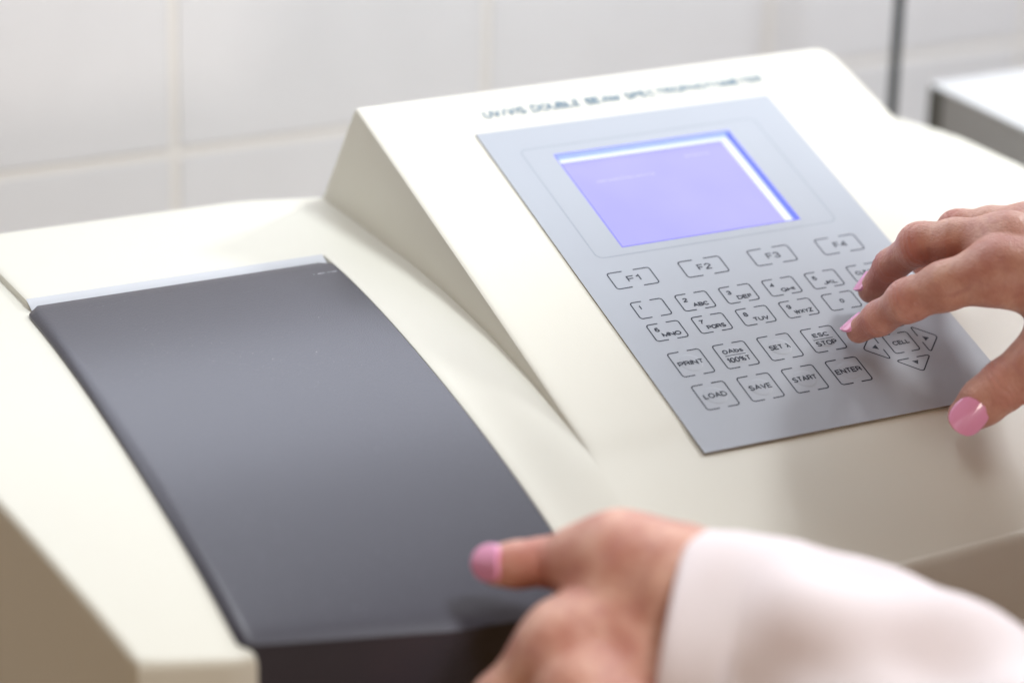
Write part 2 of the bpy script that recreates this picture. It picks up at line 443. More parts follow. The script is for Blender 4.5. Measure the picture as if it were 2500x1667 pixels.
# lettering: plain sans-serif strokes -----------------------------------
def arc(cx, cy, rx, ry, a0, a1, n=9):
    return [(cx + rx*math.cos(math.radians(a0 + (a1-a0)*i/n)), cy + ry*math.sin(math.radians(a0 + (a1-a0)*i/n))) for i in range(n+1)]
def glyphs():
    G = {}
    O = arc(.38, .5, .38, .5, 0, 360, 20)
    G['O'] = (.76, [O]); G['Q'] = (.76, [O, [(.45, .70), (.74, 1.0)]])
    G['0'] = (.56, [arc(.28, .5, .28, .5, 0, 360, 18)])
    G['1'] = (.30, [[(0, .22), (.12, .18), (.24, 0), (.24, 1)]])
    G['2'] = (.56, [arc(.28, .28, .27, .28, 185, 380, 9) + [(.30, .62), (.0, .92), (0, 1), (.56, 1)]])
    G['3'] = (.56, [arc(.27, .25, .25, .25, 190, 450, 9)[0:] + [(.20, .5)], arc(.27, .73, .28, .27, -85, 175, 10)])
    G['4'] = (.60, [[(.46, 1), (.46, 0), (0, .70), (.60, .70)]])
    G['5'] = (.56, [[(.50, 0), (.10, 0), (.04, .48)] + arc(.27, .67, .28, .33, 225, 360, 6) + arc(.27, .67, .28, .33, 0, 165, 7)])
    G['6'] = (.56, [arc(.29, .27, .26, .27, -30, -140, 5) + [(.03, .42), (.01, .65)] + arc(.28, .69, .27, .31, 180, -180, 14)])
    G['7'] = (.54, [[(0, 0), (.54, 0), (.30, .45), (.18, 1)]])
    G['8'] = (.56, [arc(.28, .25, .24, .25, 0, 360, 14), arc(.28, .73, .28, .27, 0, 360, 14)])
    G['9'] = (.56, [[(1-.0-x-.44, 1-y) for x, y in G['6'][1][0]]])
    G['A'] = (.72, [[(0, 1), (.36, 0), (.72, 1)], [(.13, .66), (.59, .66)]])
    G['B'] = (.62, [[(.38, .47), (0, .47), (0, 0), (.36, 0)] + arc(.36, .235, .22, .235, -90, 90, 6) , [(0, .47), (0, 1), (.38, 1)] + arc(.38, .735, .24, .265, 90, -90, 6)])
    G['C'] = (.72, [arc(.38, .5, .38, .5, -38, -322, 16)])
    G['D'] = (.68, [[(.30, 0), (0, 0), (0, 1), (.30, 1)] + arc(.30, .5, .38, .5, 90, -90, 10)])
    G['E'] = (.56, [[(.56, 0), (0, 0), (0, 1), (.56, 1)], [(0, .48), (.50, .48)]])
    G['F'] = (.54, [[(.54, 0), (0, 0), (0, 1)], [(0, .48), (.46, .48)]])
    G['G'] = (.74, [arc(.38, .5, .38, .5, -38, -340, 16) + [(.74, .55), (.44, .55)], [(.74, .55), (.74, .95)]])
    G['H'] = (.64, [[(0, 0), (0, 1)], [(.64, 0), (.64, 1)], [(0, .48), (.64, .48)]])
    G['I'] = (.04, [[(.02, 0), (.02, 1)]])
    G['J'] = (.46, [[(.46, 0), (.46, .72)] + arc(.23, .72, .23, .28, 0, 180, 8)])
    G['K'] = (.64, [[(0, 0), (0, 1)], [(.60, 0), (.02, .62)], [(.22, .42), (.64, 1)]])
    G['L'] = (.50, [[(0, 0), (0, 1), (.50, 1)]])
    G['M'] = (.76, [[(0, 1), (0, 0), (.38, .92), (.76, 0), (.76, 1)]])
    G['N'] = (.64, [[(0, 1), (0, 0), (.64, 1), (.64, 0)]])
    G['P'] = (.60, [[(0, 1), (0, 0), (.34, 0)] + arc(.34, .275, .26, .275, -90, 90, 8) + [(0, .55)]])
    G['R'] = (.64, [[(0, 1), (0, 0), (.36, 0)] + arc(.36, .255, .25, .255, -90, 90, 8) + [(0, .51)], [(.38, .52), (.56, .62), (.60, 1)]])
    G['S'] = (.62, [arc(.31, .25, .27, .25, -25, -200, 9) + [(.16, .44), (.46, .54)] + arc(.31, .74, .30, .26, -20, 165, 9)])
    G['T'] = (.62, [[(0, 0), (.62, 0)], [(.31, 0), (.31, 1)]])
    G['U'] = (.64, [[(0, 0), (0, .66)] + arc(.32, .66, .32, .34, 180, 0, 10) + [(.64, 0)]])
    G['V'] = (.68, [[(0, 0), (.34, 1), (.68, 0)]])
    G['W'] = (.96, [[(0, 0), (.24, 1), (.48, .05), (.72, 1), (.96, 0)]])
    G['X'] = (.66, [[(0, 0), (.66, 1)], [(.66, 0), (0, 1)]])
    G['Y'] = (.66, [[(0, 0), (.33, .54), (.66, 0)], [(.33, .54), (.33, 1)]])
    G['Z'] = (.60, [[(0, 0), (.60, 0), (0, 1), (.60, 1)]])
    G['b'] = (.50, [[(0, 0), (0, 1)], arc(.26, .66, .25, .34, 0, 360, 14)])
    G['s'] = (.44, [arc(.22, .50, .19, .16, -25, -200, 7) + [(.12, .62), (.32, .70)] + arc(.22, .84, .21, .16, -20, 165, 7)])
    G['%'] = (.86, [arc(.19, .23, .17, .22, 0, 360, 12), arc(.67, .77, .17, .22, 0, 360, 12), [(.64, 0), (.22, 1)]])
    G['/'] = (.30, [[(.30, -.05), (0, 1.05)]])
    G['\u03bb'] = (.62, [[(0, .06), (.12, 0), (.22, .12), (.50, .95), (.62, 1)], [(.29, .36), (0, 1)]])
    G[' '] = (.26, [])
    return G
GL = glyphs()
def text_uv(mb, s, u0, v0, u1, v1, h, m=0, wd=.0042, gap=.20):
    """set a word in the box u0..u1, v0 (top)..v1 (bottom) of the panel"""
    w_ = sum(GL[c][0] for c in s) + gap*(len(s)-1)
    u0 += wd/2; u1 -= wd/2; v0 += wd/2; v1 -= wd/2
    kx = (u1-u0)/w_; ky = v1-v0; x = 0
    for i, c in enumerate(s):
        for k, pl in enumerate(GL[c][1]):
            cl = len(pl) > 8 and abs(pl[0][0]-pl[-1][0]) < 1e-6 and abs(pl[0][1]-pl[-1][1]) < 1e-6
            q = pl[:-1] if cl else pl
            stroke(mb, [(u0 + (x + a)*kx, v0 + b_*ky) for a, b_ in q], wd, h + .000006*((i*3 + k) % 5), m, cl)
        x += GL[c][0] + gap
def PT(u, v, h=0.0):
    """panel coordinates (units of panel width, v downwards, h metres off the surface) to world"""
    d = v * U
    return (u * U, -d*CT - h*ST, -d*ST + h*CT)
def stroke(mb, pts, wd, h, m=0, closed=False):
    """flat ink line along panel points"""
    if closed: pts = list(pts) + [pts[0]]
    rs = []
    for p, q in zip(pts, pts[1:]):
        k_ = max(1, int(math.hypot(q[0]-p[0], q[1]-p[1]) / .0030))
        rs += [(p[0] + (q[0]-p[0])*i_/k_, p[1] + (q[1]-p[1])*i_/k_) for i_ in range(k_)]
    if not closed: rs.append(pts[-1])
    P = [Vector((p[0], p[1])) for p in rs]; n = len(P)
    Ls = []; Rs = []
    for i in range(n):
        a = P[(i-1) % n] if (closed or i > 0) else P[i]; c = P[(i+1) % n] if (closed or i < n-1) else P[i]
        d1 = (P[i]-a); d2 = (c-P[i])
        if d1.length < 1e-9: d1 = d2
        if d2.length < 1e-9: d2 = d1
        t = (d1.normalized() + d2.normalized())
        t.normalize(); nn = Vector((-t.y, t.x)); k = wd/2 / max(.5, nn.dot(Vector((-d1.normalized().y, d1.normalized().x))))
        Ls.append(P[i] + nn*k); Rs.append(P[i] - nn*k)
    vs = [PT(p.x, p.y, h + DOME(p.x, p.y)) for p in Ls] + [PT(p.x, p.y, h + DOME(p.x, p.y)) for p in Rs]
    fs = [(i, (i+1) % n, n + (i+1) % n, n + i) for i in range(n if closed else n-1)]
    mb.add(vs, fs, m)
_dome = []
DR, DHT = .0335, .00009
def DOME(u, v):
    """height of the embossed button under a panel point"""
    if not _dome: return 0.0
    r = math.hypot(u - _dome[0], v - _dome[1]) / DR
    return DHT * float(np.interp(r, [.5, .80, .93, 1.0], [1.0, .9, .55, 0.0]))
def corner(cx, cy, r, a0, a1, n=5):
    return [(cx + r*math.cos(math.radians(a0 + (a1-a0)*i/n)), cy + r*math.sin(math.radians(a0 + (a1-a0)*i/n))) for i in range(n+1)]
IW = .0040   # ink line width
HK = .00034
t = MB(); text_uv(t, 'UV/VIS DOUBLE BEAM SPECTROPHOTOMETER', .068, -.1045, 1.031, -.0695, .00005, wd=.0050, gap=.24)
t.build('title_lettering', M['title_ink'], housing, smooth=None).location = (0, 0, 0)

# keypad panel with a window for the display ------------------------------
PH = 1.4214
WX0, WX1, WY0, WY1 = .1890, .7810, .1420, .5825
b = MB(); hp = .0003
us = [0, WX0, WX1, 1]; vs_ = [0, WY0, WY1, PH]
pv = [PT(u, v, hp) for v in vs_ for u in us]
b.add(pv, [(r*4+c, (r+1)*4+c, (r+1)*4+c+1, r*4+c+1) for r in range(3) for c in range(3) if not (r == 1 and c == 1)], 0)
op = [(0,0),(1,0),(1,PH),(0,PH)]
b.add([PT(*p, hp) for p in op] + [PT(*p, -.0004) for p in op], [(k, 4+k, 4+(k+1) % 4, (k+1) % 4) for k in range(4)], 1)
panel = b.build('keypad_panel', [M['panel'], M['edge']], inst, smooth=None, label='silver grey membrane keypad sheet')

def sub(mb, name, mats, parent, label=None, smooth=None):
    o = mb.build(name, mats, parent, smooth, label); o.location = (0, 0, 0); return o

# printed frame round the display
b = MB(); fu0, fu1, fv0, fv1, r = .0940, .8890, .1015, .6155, .022
stroke(b, corner(fu1-r, fv1-r, r, 0, 90) + corner(fu0+r, fv1-r, r, 90, 180) + corner(fu0+r, fv0+r, r, 180, 270) + corner(fu1-r, fv0+r, r, 270, 360), .0030, HK, 0, True)
sub(b, 'frame_line', M['thin_ink'], panel)

# display: a recess with glowing floor -------------------------------------
DH = -.0026
b = MB()
wc = [(WX0, WY0), (WX1, WY0), (WX1, WY1), (WX0, WY1)]
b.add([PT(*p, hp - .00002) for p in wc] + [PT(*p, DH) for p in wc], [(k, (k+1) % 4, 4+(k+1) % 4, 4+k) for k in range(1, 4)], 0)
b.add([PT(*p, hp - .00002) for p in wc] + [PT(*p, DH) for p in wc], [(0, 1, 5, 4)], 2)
b.add([PT(*p, DH) for p in wc], [(0, 3, 2, 1)], 1)
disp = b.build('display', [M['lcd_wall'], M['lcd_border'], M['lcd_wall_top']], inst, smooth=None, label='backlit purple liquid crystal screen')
b = MB(); e = .0245
sc_ = [(WX0+e, WY0+e*.75), (WX1-e, WY0+e*.75), (WX1-e, WY1-.004), (WX0+e, WY1-.004)]
sc_ = [(WX0+.002, WY0+.018), (WX1-.029, WY0+.018), (WX1-.029, WY1-.002), (WX0+.002, WY1-.002)]
b.add([PT(*p, DH + .0003) for p in sc_], [(0, 3, 2, 1)])
b.add([PT(*p, DH + .0003) for p in sc_] + [PT(*p, DH) for p in sc_], [(k, (k+1) % 4, 4+(k+1) % 4, 4+k) for k in range(4)])
scr = sub(b, 'screen', M['lcd'], disp)
b2 = MB(); stroke(b2, [(WX0, WY0), (WX1, WY0), (WX1, WY1), (WX0, WY1)], .0040, HK, 0, True)
sub(b2, 'window_edge', mat('window_blue', (.16, .16, .70), .4), disp)
rng = random.Random(4)
b = MB()
for (u, v, n) in ((.275, .262, 5), (.33, .262, 7), (.405, .262, 6), (.60, .205, 8)):
    for k in range(n):
        uu = u + k*.0105; hh = rng.choice((.009, .012, .006))
        b.add([PT(uu, v, DH+.0004), PT(uu+.0065, v, DH+.0004), PT(uu+.0065, v+hh*.6, DH+.0004), PT(uu, v+hh*.6, DH+.0004)], [(0, 3, 2, 1)])
sub(b, 'screen_marks', M['lcd_text'], disp)

# keys ------------------------------------------------------------
def key_outline(mb, x, y, w_, h_, g0, g1, r=.0085):
    # left bracket and right bracket with gaps at top and bottom
    stroke(mb, [(x+g0, y)] + [(p[0], p[1]) for p in corner(x+r, y+r, r, 270, 180)] + corner(x+r, y+h_-r, r, 180, 90) + [(x+g0, y+h_)], IW, HK)
    stroke(mb, [(x+g1, y)] + corner(x+w_-r, y+r, r, 270, 360) + corner(x+w_-r, y+h_-r, r, 0, 90) + [(x+g1, y+h_)], IW, HK)
def dome(mb, cx, cy, R=DR, h=DHT):
    n = 32; vs = []; fs = []
    prof_ = [(1.0, 0), (.93, .55), (.80, .9), (.5, 1.0)]
    for q, hh in prof_:
        for k in range(n):
            a = 2*math.pi*k/n; vs.append(PT(cx + R*q*math.cos(a), cy + R*q*math.sin(a), hp + .00001 + hh*h))
    for i in range(3):
        for k in range(n): fs.append((i*n+k, i*n+(k+1) % n, (i+1)*n+(k+1) % n, (i+1)*n+k))
    fs.append(tuple(range(3*n, 4*n)))
    mb.add(vs, [tuple(reversed(q)) for q in fs], 1)
KM = [M['ink'], M['panel']]
HT = HK
def key(label, x, y, w_, h_, g0, g1, words, line=None, dm=False):
    b = MB(); key_outline(b, x, y, w_, h_, g0, g1)
    _dome.clear()
    if dm: dome(b, x + w_/2, y + h_/2); _dome.extend([x + w_/2, y + h_/2])
    hh = HT if dm else HK
    for s, u0, v0, u1, v1 in words: text_uv(b, s, x+u0, y+v0, x+u1, y+v1, hh)
    if line: stroke(b, [(x+line[0], y+line[2]), (x+line[1], y+line[2])], .0026, hh)
    _dome.clear()
    return sub(b, 'key', KM, panel, label + ' key')
for i in range(4):
    key('F%d' % (i+1), .0861 + .2277*i, .6822, .1349, .0695, .0487, .0847, [('F%d' % (i+1), .0487, .0222, .0925, .0476)])
NW, NH = .0999, .0693
row1 = [('1', None, 0, 0), ('2', 'ABC', .0345, .0855), ('3', 'DEF', .0365, .0860), ('4', 'GHI', .0385, .0840), ('5', 'JKL', .0385, .0850)]
row2 = [('6', 'MNO', .0270, .0860), ('7', 'PQRS', .0270, .0865), ('8', 'TUV', .0345, .0850), ('9', 'WXYZ', .0268, .0872)]
for i, (dgt, al, a0, a1) in enumerate(row1):
    wd = [(dgt, .0175 if dgt == '1' else .0150, .0160, .0250 if dgt == '1' else .0300, .0333)]
    if al: wd.append((al, a0, .0410, a1, .0577))
    key(dgt, .0912 + .1415*i, .8149, NW, NH, .0365, .063, wd)
key('CLEAR', .0912 + .1415*5, .8149, NW, NH, .0365, .063, [('CLEAR', .0150, .0245, .0850, .0416)])
for i, (dgt, al, a0, a1) in enumerate(row2):
    key(dgt, .0911 + .1415*i, .9128, NW, NH, .0365, .063, [(dgt, .0150, .0150, .0300, .0330), (al, a0, .0400, a1, .0572)])
key('0', .0911 + .1415*4, .9128, NW, NH, .0365, .063, [('0', .0440, .0262, .0585, .0440)])
SW, SH = .1004, .098
key('PRINT', .0912, 1.0362, SW, SH, .0371, .063, [('PRINT', .0100, .0390, .0898, .0583)], dm=True)
key('0Abs / 100%T', .0912 + .1415, 1.0362, SW, SH, .0371, .063, [('0Abs', .0168, .0230, .0815, .0410), ('100%T', .0130, .0572, .0872, .0775)], (.0172, .0822, .0488), dm=True)
key('SET lambda', .0912 + .283, 1.0362, SW, SH, .0371, .063, [('SET', .0157, .0395, .0592, .0588), ('\u03bb', .0680, .0395, .0830, .0588)], dm=True)
key('ESC / STOP', .0912 + .4245, 1.0362, SW, SH, .0371, .063, [('ESC', .0247, .0222, .0775, .0398), ('STOP', .0172, .0560, .0845, .0755)], (.0180, .0812, .0486), dm=True)
for i, s in enumerate(('LOAD', 'SAVE', 'START', 'ENTER')):
    a = {'LOAD': .0143, 'SAVE': .0143, 'START': .0115, 'ENTER': .0085}[s]
    key(s, .0921 + .1415*i, 1.1737, SW, SH, .0371, .063, [(s, a, .0378, .1004 - a, .0580)], dm=True)
key('CELL', .7405, 1.1130, .0825, .0790, .0290, .0530, [('CELL', .0140, .0300, .0690, .0480)], dm=True)
CX, CY = .7805, 1.1530
def arrow_key(label, ang):
    b = MB(); c_, s_ = math.cos(math.radians(ang)), math.sin(math.radians(ang))
    def T(p): return (CX + c_*p[0] - s_*p[1], CY + s_*p[0] + c_*p[1])
    # pointing right before rotation; base at .066, apex at .1195
    x0, x1, hh = .0655, .1200, .0520; r = .007
    base_a = [(x0, -.013), (x0, -hh + r)]
    c1 = [(x0 + .0006, -hh + .003), (x0 + .003, -hh + .0004), (x0 + .0065, -hh + .0012)]
    ap = [(x1 - .0035, -.0075), (x1 - .0004, -.0035), (x1, 0), (x1 - .0004, .0035), (x1 - .0035, .0075)]
    c2 = [(p[0], -p[1]) for p in reversed(c1)]
    stroke(b, [T(p) for p in base_a + c1 + ap + c2 + [(x0, hh - r), (x0, .013)]], IW, HK)
    tri = [(.0780, -.0105), (.0950, 0), (.0780, .0105)]
    b.add([PT(*T(p), HK) for p in tri], [(0, 2, 1)])
    return sub(b, 'arrow_key', KM, panel, label)
arrow_key('right arrow key', 0); arrow_key('down arrow key', 90); arrow_key('left arrow key', 180); arrow_key('up arrow key', 270)

# ------------------------------------------------------------------ things behind
def tube(pts, r, n=12):
    b = MB(); P = [Vector(p) for p in pts]; vs = []
    for i, p in enumerate(P):
        d = (P[min(i+1, len(P)-1)] - P[max(i-1, 0)]).normalized(); a = d.orthogonal().normalized(); c = d.cross(a)
        vs += [p + a*r*math.cos(2*math.pi*k/n) + c*r*math.sin(2*math.pi*k/n) for k in range(n)]
    b.add(vs, [(i*n+k, i*n+(k+1) % n, (i+1)*n+(k+1) % n, (i+1)*n+k) for i in range(len(P)-1) for k in range(n)] + [tuple(range(n-1, -1, -1)), tuple(range((len(P)-1)*n, len(P)*n))])
    return b
cab = tube([(.2682, .12, .60), (.2682, .12, .30), (.2684, .12, .10), (.2688, .12, 0), (.2692, .12, -.06), (.2696, .12, -.12), (.270, .12, -.1752)], .0023).build('black_cable', M['cable'])
cab['label'] = 'thin black cable hanging straight down behind the instrument, in front of the tiles'; cab['category'] = 'cable'
bx = empty('white_cabinet', 'low white box with grey side standing behind the right end of the instrument', 'cabinet', (.283, -.05, -.175))
b = MB(); b.box((.2840, -.25, -.175), (.62, .113, -.0477)); b.build('body', M['box_grey'], bx)
b = MB(); b.box((.2836, -.25, -.0476), (.622, .1135, -.0465)); b.build('top', M['box_white'], bx)
b = MB(); b.box((.2832, .1035, -.175), (.2839, .1125, -.0478)); b.build('corner_strip', mat('strip', (.09, .09, .075), .6), bx)

# ------------------------------------------------------------------ hands
H = {"right": {"index": [[[0.07947, -0.13649, -0.03922], 0.0043], [[0.08094, -0.14589, -0.03137], 0.0056], [[0.08429, -0.1576, -0.02101], 0.0067], [[0.09192, -0.16595, -0.01435], 0.0081], [[0.10564, -0.17606, -0.0071], 0.0095]],
 "middle": [[[0.09462, -0.1206, -0.03232], 0.0046], [[0.09647, -0.1285, -0.02075], 0.0055], [[0.09899, -0.14138, -0.00859], 0.0066], [[0.1056, -0.15189, -0.00516], 0.0076], [[0.11626, -0.16618, -0.00256], 0.0093]],
 "ring": [[[0.11885, -0.1167, -0.02763], 0.0044], [[0.12011, -0.12296, -0.01851], 0.0052], [[0.12144, -0.13188, -0.00975], 0.0061], [[0.12831, -0.1415, -0.00674], 0.007], [[0.13555, -0.15444, -0.00519], 0.0088]],
 "little": [[[0.1395, -0.10787, -0.03233], 0.004], [[0.13896, -0.11401, -0.02504], 0.0047], [[0.14014, -0.12114, -0.01789], 0.0054], [[0.14617, -0.13275, -0.01486], 0.0062], [[0.15074, -0.14807, -0.01093], 0.0082]],
 "thumb": [[[0.09103, -0.18585, -0.05329], 0.0064], [[0.09513, -0.18901, -0.04743], 0.0077], [[0.10039, -0.19257, -0.0411], 0.0083], [[0.10677, -0.1966, -0.03447], 0.0088], [[0.11608, -0.20163, -0.02663], 0.0108]],
 "wrist": [[[0.14664, -0.20424, -0.00481], 0.019], [[0.15315, -0.19331, -9e-05], 0.017], [[0.25, -0.245, 0.012], 0.027]],
 "tmc": [[[0.13934, -0.19659, -0.01793], 0.014]]}, "nails_right": {"index": [[0.07799, -0.13467, -0.03697], [-0.7305, 0.0778, -0.6784], [-0.6069, 0.3814, 0.6972], 0.0088, 0.0086, 0.0056],
 "middle": [[0.09267, -0.11843, -0.02986], [-0.607, -0.0412, -0.7936], [-0.731, 0.4207, 0.5373], 0.008, 0.0082, 0.0056],
 "thumb": [[0.0876, -0.19086, -0.05089], [-0.6235, 0.0981, -0.7756], [-0.535, -0.7978, 0.2782], 0.0122, 0.0118, 0.0078]}, "left": {"thumb": [[[-0.0971, -0.20944, -0.05963], 0.0062], [[-0.09192, -0.21303, -0.05878], 0.0068], [[-0.08572, -0.21795, -0.05695], 0.007], [[-0.0793, -0.22506, -0.05433], 0.0088], [[-0.07059, -0.23449, -0.05143], 0.0118]],
 "index": [[[-0.14106, -0.21844, -0.14348], 0.005], [[-0.13416, -0.22483, -0.12809], 0.006], [[-0.12513, -0.23229, -0.10992], 0.0072], [[-0.10982, -0.23801, -0.08862], 0.0085], [[-0.09199, -0.24422, -0.07079], 0.012]],
 "middle": [[[-0.13634, -0.23903, -0.14817], 0.005], [[-0.12947, -0.24488, -0.13164], 0.006], [[-0.12073, -0.25224, -0.11357], 0.0072], [[-0.11252, -0.25747, -0.09681], 0.0085], [[-0.09343, -0.25937, -0.07879], 0.011]],
 "ring": [[[-0.12925, -0.25948, -0.14716], 0.005], [[-0.12396, -0.2651, -0.13197], 0.0058], [[-0.1166, -0.27188, -0.11691], 0.007], [[-0.11066, -0.27305, -0.10191], 0.0082], [[-0.09364, -0.27449, -0.08531], 0.0108]],
 "little": [[[-0.1244, -0.2776, -0.14369], 0.0045], [[-0.12129, -0.2818, -0.13326], 0.0053], [[-0.11654, -0.2854, -0.12229], 0.0062], [[-0.10761, -0.28869, -0.10842], 0.0073], [[-0.09251, -0.28823, -0.09257], 0.01]],
 "wrist": [[[-0.05343, -0.26296, -0.0588], 0.018], [[-0.05059, -0.27191, -0.07228], 0.018], [[0.01685, -0.3513, -0.07613], 0.027]],
 "tmc": [[[-0.061, -0.2502, -0.05314], 0.0145]]}, "nails_left": {"thumb": [[-0.1022, -0.21095, -0.05689], [-0.1378, 0.9054, -0.4016], [-0.9623, -0.0543, 0.2663], 0.0115, 0.0115, 0.0075]}, "sleeve": [[[-0.06348, -0.25904, -0.06992], 0.0335], [[-0.04589, -0.27381, -0.07097], 0.033], [[-0.03184, -0.29189, -0.07268], 0.0335], [[-0.01575, -0.31566, -0.07906], 0.0335], [[0.00284, -0.342, -0.08814], 0.0355], [[0.04414, -0.39432, -0.08477], 0.044], [[0.14, -0.46, -0.06], 0.05], [[0.19, -0.54, 0.08], 0.058], [[0.24, -0.6, 0.16], 0.062]],
 "sleeve_right": [[[0.188, -0.216, 0.001], 0.033], [[0.25, -0.245, 0.008], 0.037], [[0.33, -0.31, 0.02], 0.04], [[0.42, -0.4, 0.06], 0.048], [[0.46, -0.47, 0.12], 0.054], [[0.42, -0.53, 0.19], 0.06]],
 "dirs": {"r": [0.8869, -0.4612, 0.027],
 "u": [0.1515, 0.3454, 0.9261],
 "c": [-0.4364, -0.8173, 0.3762]}}
Rv, Uv, Cv = [np.array(q) for q in (H['dirs']['r'], H['dirs']['u'], H['dirs']['c'])]
def cone_sdf(X, a, b, ra, rb):
    ba = b - a; L2 = ba @ ba
    h = np.clip(((X - a) @ ba) / L2, 0, 1)
    d = np.linalg.norm(X - a - h[..., None] * ba, axis=-1)
    return d - (ra + (rb - ra) * h)
def smin(a, b, k):
    h = np.clip(k - np.abs(a - b), 0, None) / k
    return np.minimum(a, b) - h*h*k*.25
def surface_nets(F, org, h):
    ins = F < 0; nx_, ny_, nz_ = F.shape
    S = np.zeros((nx_-1, ny_-1, nz_-1, 3)); C_ = np.zeros((nx_-1, ny_-1, nz_-1))
    gi = np.indices((nx_-1, ny_-1, nz_-1))
    for ax in range(3):
        oth = [q for q in range(3) if q != ax]
        F0 = np.take(F, range(F.shape[ax]-1), ax); F1 = np.take(F, range(1, F.shape[ax]), ax)
        cr = (F0 < 0) != (F1 < 0); tt = np.where(cr, F0 / np.where(cr, F0 - F1, 1), 0)
        for d0 in (0, 1):
            for d1 in (0, 1):
                sl = [slice(None)] * 3
                sl[oth[0]] = slice(d0, F.shape[oth[0]] - 1 + d0); sl[oth[1]] = slice(d1, F.shape[oth[1]] - 1 + d1)
                c_ = cr[tuple(sl)]; t_ = tt[tuple(sl)]
                C_ += c_
                S[..., ax] += c_ * t_; S[..., oth[0]] += c_ * d0; S[..., oth[1]] += c_ * d1
    act = C_ > 0
    idx = -np.ones(C_.shape, int); idx[act] = np.arange(act.sum())
    V_ = (np.stack([gi[q][act] for q in range(3)], 1) + S[act] / C_[act][:, None]) * h + org
    faces = []
    for ax in range(3):
        o1, o2 = [(1, 2), (2, 0), (0, 1)][ax]
        F0 = np.take(ins, range(ins.shape[ax]-1), ax); F1 = np.take(ins, range(1, ins.shape[ax]), ax)
        cr = F0 != F1
        I = np.argwhere(cr)
        I = I[(I[:, o1] > 0) & (I[:, o2] > 0) & (I[:, o1] < F.shape[o1]-1) & (I[:, o2] < F.shape[o2]-1)]
        def cell(a_, b_):
            J = I.copy(); J[:, o1] -= a_; J[:, o2] -= b_; return idx[J[:, 0], J[:, 1], J[:, 2]]
        q = np.stack([cell(1, 1), cell(0, 1), cell(0, 0), cell(1, 0)], 1)
        fl = F0[I[:, 0], I[:, 1], I[:, 2]]
        q[~fl] = q[~fl][:, ::-1]
        faces.append(q)
    return V_, np.concatenate(faces)

